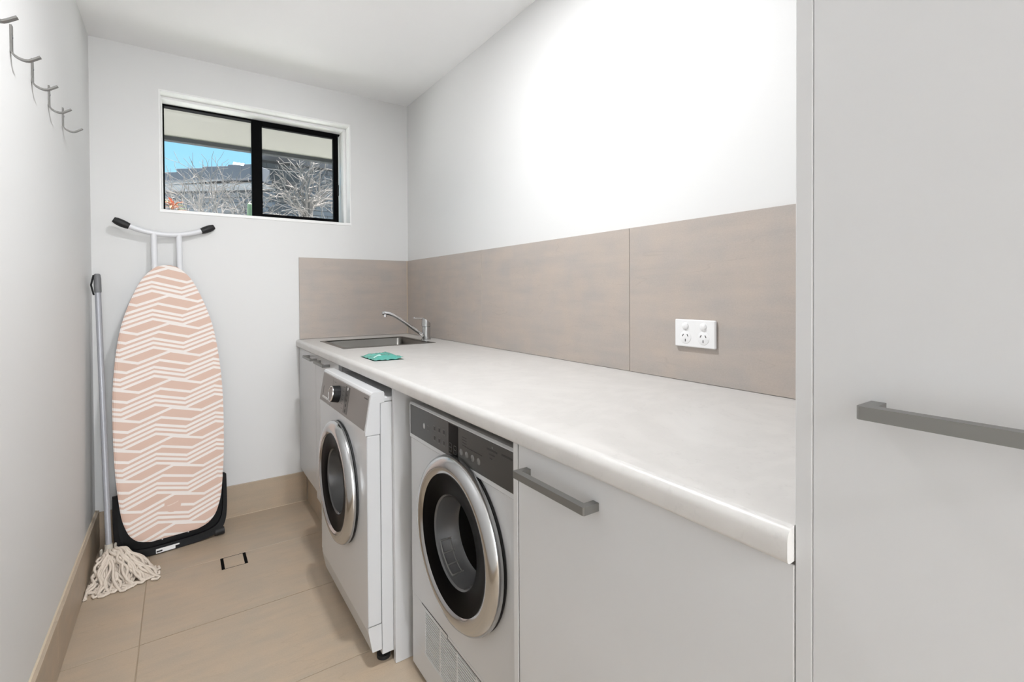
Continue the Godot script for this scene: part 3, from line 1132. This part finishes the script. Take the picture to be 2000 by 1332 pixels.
	for k in 5:
		st = S()
		var bt := tr * Transform3D(Basis(Vector3.RIGHT, PI / 2), Vector3(0.363, 0.022 + 0.019 * k, 0.0018))
		lathe(st, [Vector2(0.006, 0.0), Vector2(0.0055, 0.001), Vector2(0.0, 0.0012)], bt, 16)
		part("button", st, M["slot dark"] if k < 4 else M["pale button"], dsp)
	st = S()
	for k in 6:      # lines of fine print around the programme ring
		for side in [-1.0, 1.0]:
			var w := 0.018 + 0.004 * (k % 3)
			var x: float = 0.256 + side * (0.052 + 0.004 * absf(k - 2.5)) - w / 2
			box(st, Vector3(x, 0.022 + 0.015 * k, 0.0011), Vector3(x + w, 0.0236 + 0.015 * k, 0.0013), 0.0, tr)
	box(st, Vector3(0.545, 0.098, 0.0011), Vector3(0.578, 0.102, 0.0014), 0.0, tr)
	part("print", st, M["dark print"], pan)
	var ring := porthole(t, 0.8175, cy, cz, 0.216, 0.036)
	ring.set_meta("label", "round porthole door with chrome ring and black rim")
	for q in [[0.88, 0.91], [0.88, 1.44], [1.40, 0.91], [1.40, 1.44]]:
		st = S()
		lathe(st, [Vector2(0.0, 0.0), Vector2(0.022, 0.0), Vector2(0.022, 0.012), Vector2(0.012, 0.014), Vector2(0.012, 0.034)], Transform3D(Basis.IDENTITY, Vector3(q[0], 0.0005, q[1])), 16)
		part("foot", st, M["black rubber"], t)


func dryer() -> void:
	var z0 := 1.540
	var z1 := 2.142
	var t := thing("clothes_dryer", "white front-loading dryer with a dark grey control panel and lower vent", "dryer", Vector3(1.23, 0, 1.84))
	var st := S()
	box(st, Vector3(1.50, 0.02, z0 + 0.001), Vector3(1.52, 0.838, z1 - 0.001), 0.002)
	for q in [[0.02, 0.838, z0 + 0.001, z0 + 0.02], [0.02, 0.838, z1 - 0.02, z1 - 0.001], [0.02, 0.04, z0 + 0.02, z1 - 0.02], [0.81, 0.838, z0 + 0.02, z1 - 0.02]]:
		box(st, Vector3(0.952, q[0], q[2]), Vector3(1.50, q[1], q[3]), 0.002)
	part("body", st, M["enamel"], t)
	var cy := 0.546
	var cz := 1.868
	st = S()
	plate_with_hole(st, 0.940, 0.246, 0.735, z0, z1, cy, cz, 0.19)
	box(st, Vector3(0.9401, 0.02, z0), Vector3(0.952, 0.735, z0 + 0.012), 0.002)
	box(st, Vector3(0.9401, 0.246, z1 - 0.012), Vector3(0.952, 0.735, z1), 0.002)
	part("front_panel", st, M["enamel"], t)
	# lower panel: plain surround with vent slats
	st = S()
	box(st, Vector3(0.940, 0.02, z0), Vector3(0.9495, 0.100, z1), 0.001)
	box(st, Vector3(0.940, 0.100, z0), Vector3(0.9495, 0.2445, 1.636), 0.001)
	box(st, Vector3(0.940, 0.100, 2.04), Vector3(0.9495, 0.2445, z1), 0.001)
	box(st, Vector3(0.940, 0.230, 1.636), Vector3(0.9495, 0.2445, 2.04), 0.001)
	part("lower_panel", st, M["enamel"], t)
	st = S()
	for k in 16:
		var y := 0.101 + k * 0.008
		box(st, Vector3(0.941, y, 1.636), Vector3(0.9490, y + 0.0044, 2.04), 0.0005)
	for q in [1.735, 1.838, 1.941]:
		box(st, Vector3(0.9407, 0.1, q - 0.004), Vector3(0.9488, 0.23, q + 0.004), 0.0006)
	var vg := part("vent_grille", st, M["enamel"], t)
	vg.set_meta("kind", "stuff")
	st = S()
	box(st, Vector3(0.9392, 0.2430, 1.613), Vector3(0.9402, 0.2448, 1.785))
	box(st, Vector3(0.9392, 0.2340, 1.784), Vector3(0.9402, 0.2448, 1.7855))
	box(st, Vector3(0.9392, 0.2340, 1.785), Vector3(0.9402, 0.2355, 2.08))
	part("panel_seam", st, M["slot dark"], t)
	# console
	st = S()
	box(st, Vector3(0.934, 0.7365, z0), Vector3(0.9515, 0.850, z1), 0.004)
	part("console", st, M["enamel"], t)
	st = S()
	box(st, Vector3(0.9328, 0.752, z0 + 0.011), Vector3(0.936, 0.843, z1 - 0.016), 0.0006)
	var pan := part("control_panel", st, M["dark panel"], t)
	st = S()
	box(st, Vector3(0.9322, 0.761, 1.814), Vector3(0.9335, 0.841, 1.868), 0.0004)
	var dsp := part("display", st, M["display"], pan)
	st = S()
	for q in [[1.826, 0.779], [1.852, 0.777]]:      # two seven-segment digits, faint
		for s in [[-0.006, 0.010, 0.006, 0.0115], [-0.006, -0.0115, 0.006, -0.010], [-0.0075, -0.010, -0.006, 0.010], [0.006, -0.010, 0.0075, 0.010], [-0.006, -0.0008, 0.006, 0.0008]]:
			box(st, Vector3(0.9318, q[1] + s[1], q[0] + s[0]), Vector3(0.9323, q[1] + s[3], q[0] + s[2]))
	part("digits", st, M["slot dark"], dsp)
	var disc := func(y: float, z: float, ry: float, rz: float, m: String, nm: String) -> void:
		var s := S()
		lathe(s, [Vector2(1.0, 0.0), Vector2(0.94, 0.0006), Vector2(0.0, 0.0008)], Transform3D(Basis(Vector3.UP * ry, Vector3.LEFT, Vector3.BACK * rz), Vector3(0.9329, y, z)), 24)
		part(nm, s, M[m], pan)
	disc.call(0.797, 1.655, 0.0085, 0.006, "pale button", "power_button")
	for z in [1.884, 1.913, 1.943, 1.972]:
		disc.call(0.781, z, 0.0085, 0.0085, "button grey", "button")
	for q in [[0.806, 1.727], [0.808, 1.757], [0.809, 1.786], [0.779, 1.727], [0.778, 1.757], [0.779, 1.786], [0.797, 1.685]]:
		var w := 0.0075
		st = S()
		for s in [[-w, w - 0.001, w, w], [-w, -w, w, -w + 0.001], [-w, -w, -w + 0.001, w], [w - 0.001, -w, w, w]]:
			box(st, Vector3(0.9322, q[0] + s[1], q[1] + s[0]), Vector3(0.9329, q[0] + s[3], q[1] + s[2]))
		part("symbol_frame", st, M["button grey"], pan)
	st = S()
	for q in [[0.806, 1.727], [0.808, 1.757], [0.809, 1.786], [0.779, 1.727], [0.778, 1.757], [0.779, 1.786]]:
		box(st, Vector3(0.9322, q[0] - 0.004, q[1] - 0.003), Vector3(0.9329, q[0] + 0.004, q[1] + 0.003))
	for k in 4:
		box(st, Vector3(0.9322, 0.800 + 0.007 * k, 1.890), Vector3(0.9329, 0.8018 + 0.007 * k, 1.912))
		box(st, Vector3(0.9322, 0.799, 1.905 + 0.022 * k), Vector3(0.9329, 0.8005, 1.922 + 0.022 * k))
	box(st, Vector3(0.9322, 0.822, 2.012), Vector3(0.9329, 0.826, 2.056))
	box(st, Vector3(0.9322, 0.812, 2.022), Vector3(0.9329, 0.815, 2.045))
	box(st, Vector3(0.9322, 0.803, 2.024), Vector3(0.9329, 0.806, 2.034))
	box(st, Vector3(0.9322, 0.824, 2.075), Vector3(0.9329, 0.828, 2.118))
	part("print", st, M["dark print"], pan)
	disc.call(0.832, 2.036, 0.003, 0.003, "button grey", "logo_dot")
	var ring := porthole(t, 0.9395, cy, cz, 0.219, 0.038)
	ring.set_meta("label", "round porthole door with wide chrome ring and black rim")
	# lint filter housing moulded into the lower far side of the bowl
	st = S()
	for k in 4:
		var a := PI + 0.40 + k * 0.30
		var rr := 0.1105
		tube(st, [Vector3(0.929, cy + rr * sin(a), cz + rr * cos(a)), Vector3(0.962, cy + (rr - 0.004) * sin(a), cz + (rr - 0.004) * cos(a))], 0.0022, 6)
	for h in [0.930, 0.958]:
		var arc := []
		for k in 8:
			var a := PI + 0.40 + k * 0.90 / 7.0
			var rr: float = 0.111 - (h - 0.929) * 0.12
			arc.append(Vector3(h, cy + rr * sin(a), cz + rr * cos(a)))
		tube(st, arc, 0.0022, 6)
	part("lint_filter", st, M["button grey"], ring)


# ==================================================================== wall fittings
func power_outlet() -> void:
	var x := RW - 0.010
	var zc := 2.1405
	var yc := 1.071
	var t := thing("power_outlet", "white double power outlet on the tile splashback", "outlet", Vector3(x, yc, zc))
	var st := S()
	box(st, Vector3(x - 0.010, yc - 0.0395, zc - 0.0655), Vector3(x, yc + 0.0395, zc + 0.0655), 0.0025)
	var plate := part("plate", st, M["white plastic"], t)
	for z in [-0.029, 0.029]:
		st = S()
		var tr := Transform3D(Basis(Vector3.UP, Vector3.LEFT, Vector3.BACK), Vector3(x - 0.010, yc + 0.021, zc + z))
		lathe(st, [Vector2(0.0105, 0.0), Vector2(0.010, 0.003), Vector2(0.0085, 0.004), Vector2(0.0, 0.0044)], tr, 28)
		part("rocker_switch", st, M["white plastic"], plate)
		st = S()
		tr.origin = Vector3(x - 0.010, yc - 0.012, zc + z)
		lathe(st, [Vector2(0.0185, 0.0), Vector2(0.0182, 0.0007), Vector2(0.0175, 0.0010), Vector2(0.0, 0.0010)], tr, 36)
		var face := part("socket_face", st, M["white plastic"], plate)
		st = S()
		for q in [[-0.0075, 0.006, 0.5], [0.0075, 0.006, -0.5], [0.0, -0.0085, 0.0]]:
			var sl := Transform3D(Basis(Vector3.RIGHT, q[2]), Vector3(x - 0.0111, yc - 0.012 + q[1], zc + z + q[0]))
			box(st, Vector3(-0.0002, -0.0038, -0.0012), Vector3(0.0004, 0.0038, 0.0012), 0.0, sl)
		part("pin_slots", st, M["slot dark"], face)


func wall_hooks() -> void:
	var labels := ["satin metal coat hook nearest the camera, cut off by the picture edge", "satin metal coat hook, second from the camera", "satin metal coat hook in the middle of the row of five", "satin metal coat hook, second from the window corner", "satin metal coat hook nearest the window corner"]
	var zs := [1.503, 1.288, 1.080, 0.867, 0.643]
	var proto := thing("coat_hook", labels[0], "hook", Vector3(0.0, 1.796, zs[0]), "coat hooks on the left wall")
	var st := S()
	ribbon(st, [Vector2(0.0022, 0.064), Vector2(0.0022, 0.030), Vector2(0.0022, 0.004), Vector2(0.0026, -0.001), Vector2(0.0050, -0.006), Vector2(0.0085, -0.010), Vector2(0.014, -0.0135), Vector2(0.020, -0.0160), Vector2(0.027, -0.0170), Vector2(0.033, -0.0160), Vector2(0.039, -0.0125), Vector2(0.046, -0.0075), Vector2(0.055, -0.001)], 0.013, 0.004)
	part("strap", st, M["satin metal"], proto, true)
	st = S()
	lathe(st, [Vector2(0.0035, 0.0), Vector2(0.003, 0.0012), Vector2(0.0, 0.0015)], Transform3D(Basis(Vector3.UP, Vector3.RIGHT, Vector3.FORWARD), Vector3(0.0042, 0.035, 0)), 14)
	part("screw", st, M["grip grey"], proto, true)
	for k in range(1, 5):
		var c: Node3D = proto.duplicate()
		c.name = numbered("coat_hook")
		add_child(c)
		c.position = Vector3(0.0, 1.796, zs[k])
		c.set_meta("label", labels[k])


func floor_drain() -> void:
	var t := thing("floor_drain", "square tile-insert floor drain with black edges", "drain", Vector3(0.5265, -0.01, 0.505))
	var st := S()
	box(st, Vector3(0.4768, -0.0021, 0.4522), Vector3(0.5762, -0.0012, 0.5583))
	for q in [[0.4768, 0.4522, 0.4780, 0.5583], [0.5750, 0.4522, 0.5762, 0.5583], [0.4780, 0.4522, 0.5750, 0.4534], [0.4780, 0.5571, 0.5750, 0.5583]]:
		box(st, Vector3(q[0], -0.0012, q[1]), Vector3(q[2], 0.0006, q[3]))
	part("tray", st, M["black frame"], t)
	st = S()
	box(st, Vector3(0.4885, -0.0012, 0.4556), Vector3(0.5645, 0.0004, 0.5549), 0.0004)
	part("tile_insert", st, M["stone tile 2"], t)


# ==================================================================== loose things
func ironing_board() -> void:
	var t := thing("ironing_board", "ironing board with peach and white patterned cover leaning on the wall under the window", "ironing board", Vector3(0.30, 0.0, 0.205))
	t.basis = Basis(Vector3.UP, deg_to_rad(8.0)) * Basis(Vector3.RIGHT, deg_to_rad(-6.0))
	# half outline of the cover from the tail to the nose, in the board's own axes
	var half := [Vector2(0.09, 0.060), Vector2(0.135, 0.076), Vector2(0.165, 0.108), Vector2(0.182, 0.15), Vector2(0.194, 0.20), Vector2(0.204, 0.29), Vector2(0.213, 0.42), Vector2(0.2165, 0.56), Vector2(0.2165, 0.68), Vector2(0.213, 0.78), Vector2(0.203, 0.90), Vector2(0.186, 1.02), Vector2(0.163, 1.11), Vector2(0.135, 1.19), Vector2(0.104, 1.26), Vector2(0.075, 1.30), Vector2(0.045, 1.327), Vector2(0.015, 1.338)]
	var poly := PackedVector2Array()
	var sm := smooth_line(half, 3)
	for p in sm:
		poly.append(p + Vector2(0.006, 0))
	for k in sm.size():
		var p: Vector2 = sm[sm.size() - 1 - k]
		poly.append(Vector2(-p.x + 0.006, p.y))
	var bx := Rect2(-0.225, 0.03, 0.46, 1.34)
	var cov := mat("printed cover", Color.WHITE, 0.9)
	cov.albedo_texture = tex(cover_picture(480, 1400, Rect2(bx.position.x, bx.position.y, bx.size.x, bx.size.y)))
	cov.uv1_scale = Vector3(1, -1, 1)
	cov.uv1_offset = Vector3(0, 1, 0)
	var st := S()
	# padded cover: rounded rim by three insets
	var inset := [[0.0, 0.012, 0.026], [-0.004, 0.026, 0.0325], [-0.010, 0.0325, 0.035]]
	for q in inset:
		var pp: Array = Geometry2D.offset_polygon(poly, q[0]) if q[0] != 0.0 else [poly]
		extrude(st, pp[0], q[1], q[2], Transform3D.IDENTITY, true, bx)
	part("cover", st, cov, t, true)
	st = S()
	var under: Array = Geometry2D.offset_polygon(poly, -0.006)
	extrude(st, under[0], 0.004, 0.0125)
	part("board_mesh", st, M["white tube"], t, true)
	# black tail tray: a shallow pan wrapped round the tail, open in front
	var outer := PackedVector2Array()
	var inner := PackedVector2Array()
	var tail := [Vector2(0.0, 0.0), Vector2(0.10, 0.002), Vector2(0.16, 0.012), Vector2(0.195, 0.035), Vector2(0.212, 0.075), Vector2(0.2185, 0.13), Vector2(0.2205, 0.20), Vector2(0.2205, 0.29)]
	var ts := smooth_line(tail, 4)
	for p in ts:
		outer.append(p + Vector2(0.004, 0))
	for k in ts.size() - 1:
		var p: Vector2 = ts[ts.size() - 1 - k]
		outer.append(Vector2(-p.x + 0.004, p.y))
	for p in ts:
		inner.append(Vector2(p.x * 0.93 + 0.004, 0.032 + p.y * 0.92))
	for k in ts.size() - 1:
		var p: Vector2 = ts[ts.size() - 1 - k]
		inner.append(Vector2(-p.x * 0.93 + 0.004, 0.032 + p.y * 0.92))
	st = S()
	extrude(st, outer, -0.02, 0.006, Transform3D.IDENTITY, true)
	# raised lip between the two outlines
	var n := ts.size()
	for i in range(0, outer.size() - 1):
		var a := outer[i]
		var b := outer[i + 1]
		var c := inner[mini(i + 1, inner.size() - 1)]
		var d := inner[i]
		if i == n - 1:
			continue
		st.set_smooth_group(2)
		quad(st, v3(a, 0.006), v3(b, 0.006), v3(b, 0.030), v3(a, 0.030))
		st.set_smooth_group(3)
		quad(st, v3(a, 0.030), v3(b, 0.030), v3(c, 0.026), v3(d, 0.026))
		st.set_smooth_group(4)
		quad(st, v3(d, 0.026), v3(c, 0.026), v3(c, 0.006), v3(d, 0.006))
	st.set_smooth_group(-1)
	quad(st, v3(outer[outer.size() - 1], 0.006), v3(outer[0], 0.006), v3(outer[0], 0.030), v3(outer[outer.size() - 1], 0.030))
	quad(st, v3(outer[outer.size() - 1], 0.030), v3(outer[0], 0.030), v3(inner[0], 0.026), v3(inner[inner.size() - 1], 0.026))
	var tray := part("tail_tray", st, M["black plastic"], t, true)
	st = S()
	box(st, Vector3(-0.068, 0.003, 0.0295), Vector3(0.006, 0.022, 0.034), 0.001)
	box(st, Vector3(0.006, 0.016, 0.0295), Vector3(0.022, 0.022, 0.034), 0.001)
	part("clip", st, M["white plastic"], tray, true)
	st = S()
	box(st, Vector3(-0.066, 0.008, 0.0338), Vector3(-0.044, 0.0145, 0.0345))
	part("clip_slot", st, M["black rubber"], tray, true)
	st = S()
	tube(st, [Vector3(0.168, 0.018, 0.02), Vector3(0.208, 0.018, 0.02)], 0.0175, 18)
	part("foot_roller", st, M["black rubber"], tray, true)
	# folded legs: two tubes up the back and the curved foot bar on top
	for x in [-0.040, 0.062]:
		st = S()
		tube(st, [Vector3(x, 0.05, -0.006), Vector3(x, 0.8, -0.004), Vector3(x, 1.496, 0.0)], 0.0125, 16)
		part("leg_tube", st, M["white tube"], t, true)
	st = S()
	var bar := []
	for k in 15:
		var u := -0.16 + 0.32 * k / 14.0
		bar.append(Vector3(u + 0.012, 1.494 + 1.42 * u * u, 0.0))
	tube(st, bar, 0.0125, 16)
	var fb := part("foot_bar", st, M["white tube"], t, true)
	for s in [-1.0, 1.0]:
		st = S()
		var pts := []
		for k in 6:
			var u: float = s * (0.145 + 0.058 * k / 5.0)
			pts.append(Vector3(u + 0.012, 1.494 + 1.42 * u * u * 0.98, 0.0))
		tube(st, pts, [0.0142, 0.0165, 0.0178, 0.0178, 0.0165, 0.0125], 16)
		part("end_cap", st, M["black rubber"], fb, true)


func v3(p: Vector2, z: float) -> Vector3:
	return Vector3(p.x, p.y, z)


# Catmull-Rom through the points, with n steps between
func smooth_line(p: Array, n: int) -> Array:
	var out := []
	for i in p.size() - 1:
		var p0: Vector2 = p[maxi(i - 1, 0)]
		var p1: Vector2 = p[i]
		var p2: Vector2 = p[i + 1]
		var p3: Vector2 = p[mini(i + 2, p.size() - 1)]
		for k in n:
			out.append(p1.cubic_interpolate(p2, p0, p3, float(k) / n))
	out.append(p[p.size() - 1])
	return out


func mop() -> void:
	var foot := Vector3(0.0735, 0.09, 0.268)
	var top := Vector3(0.036, 1.285, 0.150)
	var t := thing("string_mop", "cotton string mop with a grey handle leaning in the corner", "mop", Vector3(0.09, 0, 0.32))
	var st := S()
	var d := (top - foot).normalized()
	tube(st, [foot, foot.lerp(top, 0.5), top - d * 0.07], 0.0108, 16)
	part("handle", st, M["grey tube"], t)
	st = S()
	tube(st, [top - d * 0.085, top - d * 0.08, top - d * 0.02, top - d * 0.004, top], [0.0115, 0.0132, 0.0132, 0.0115, 0.008], 16)
	var grip := part("grip", st, M["grip grey"], t)
	st = S()
	tube(st, [top - d * 0.006 + Vector3(-0.012, 0, 0.004), top - d * 0.05 + Vector3(-0.022, 0, 0.004), top - d * 0.095 + Vector3(-0.014, 0, 0.004)], 0.0035, 8)
	part("hanging_loop", st, M["black plastic"], grip)
	st = S()
	tube(st, [foot + d * 0.02, foot + d * 0.0, foot - d * 0.02, foot - d * 0.045], [0.0135, 0.0150, 0.022, 0.036], 20)
	box(st, foot + Vector3(-0.030, -0.035, -0.008), foot + Vector3(-0.020, 0.004, 0.008), 0.003)
	box(st, foot + Vector3(0.018, -0.035, -0.008), foot + Vector3(0.027, 0.018, 0.008), 0.003)
	part("socket", st, M["mop socket"], t)
	var r2 := RandomNumberGenerator.new()
	r2.seed = 5
	for k in 96:
		st = S()
		var q := (k + r2.randf()) / 96.0
		var ph := deg_to_rad(lerpf(-14.0, 58.0, fposmod(q * 7.0, 1.0)))
		var layer := q
		var ln := lerpf(0.10, 0.25, r2.randf()) * (1.0 - 0.12 * absf(rad_to_deg(ph) - 20.0) / 36.0)
		ln *= lerpf(1.05, 0.95, layer)
		var s0 := foot + Vector3(0.028 * sin(ph) + r2.randf_range(-0.022, 0.03), -0.042 + 0.03 * layer, 0.012 + r2.randf_range(-0.01, 0.012))
		var dir := Vector3(sin(ph), 0, cos(ph))
		var side := Vector3(cos(ph), 0, -sin(ph))
		var amp := r2.randf_range(0.004, 0.013)
		var ph0 := r2.randf() * TAU
		var wl := r2.randf_range(1.2, 2.6)
		var lift := r2.randf_range(0.0, 0.016) + 0.028 * layer
		var pts := []
		for i in 17:
			var u := i / 16.0
			var y := s0.y * pow(1.0 - u, 1.35) + lift * sin(PI * pow(u, 0.7)) * (1.0 - u * 0.5) + 0.0055
			var p := s0 + dir * ln * u + side * amp * sin(ph0 + u * TAU * wl) * smoothstep(0.0, 0.3, u)
			p.y = maxf(y, 0.0055)
			p.x = maxf(p.x, 0.0215)
			pts.append(p)
		# the loop's end curls back
		var back := r2.randf_range(0.015, 0.035) * (1.0 if r2.randf() < 0.5 else -1.0)
		var e: Vector3 = pts[16]
		pts.append(Vector3(maxf(e.x + dir.x * 0.006 + side.x * back * 0.5, 0.0215), 0.006, e.z + dir.z * 0.006 + side.z * back * 0.5))
		pts.append(Vector3(maxf(e.x - dir.x * 0.012 + side.x * back, 0.0215), 0.0075, e.z - dir.z * 0.012 + side.z * back))
		tube(st, pts, 0.0054, 6)
		part("strand", st, M["yarn"], t)


func pouch() -> void:
	var t := thing("sachet", "small teal foil sachet lying on the bench top near the sink", "packet", Vector3(1.02, HC, 1.06))
	var a := Vector2(0.950, 0.985)
	var b := Vector2(0.953, 1.155)
	var c := Vector2(1.066, 1.172)
	var d := Vector2(1.085, 0.955)
	var nz := noise(31, 1.0, 3)
	var n := 26
	var grid := []
	for j in n + 1:
		var row := []
		for i in n + 1:
			var u := i / float(n)
			var v := j / float(n)
			var p := a.lerp(d, u).lerp(b.lerp(c, u), v)
			var edge := minf(minf(u, 1 - u), minf(v, 1 - v))
			var y := 0.012 * smoothstep(0.0, 0.3, edge) + 0.004 * nz.get_noise_2d(u * 5.0, v * 5.0) + 0.004
			y += 0.008 * smoothstep(0.75, 1.0, u) * smoothstep(0.5, 1.0, v)
			row.append(Vector3(p.x, HC + maxf(y, 0.0012), p.y))
		grid.append(row)
	var st := S()
	for j in n:
		for i in n:
			st.set_smooth_group(1)
			quad(st, grid[j][i], grid[j + 1][i], grid[j + 1][i + 1], grid[j][i + 1])
	for j in n:
		for i in n:
			st.set_smooth_group(2)
			var q := [grid[j][i], grid[j][i + 1], grid[j + 1][i + 1], grid[j + 1][i]]
			for k in 4:
				q[k] = Vector3(q[k].x, maxf(HC + 0.0004, q[k].y - 0.012), q[k].z)
			quad(st, q[0], q[1], q[2], q[3])
	part("foil", st, M["teal foil"], t)
	st = S()
	for j in range(17, 20):
		for i in range(3, 9):
			var o := Vector3(0, 0.0004, 0)
			quad(st, grid[j][i] + o, grid[j + 1][i] + o, grid[j + 1][i + 1] + o, grid[j][i + 1] + o)
	part("painted_glint", st, M["teal glint"], t)  # glare on the foil, painted as a pale patch
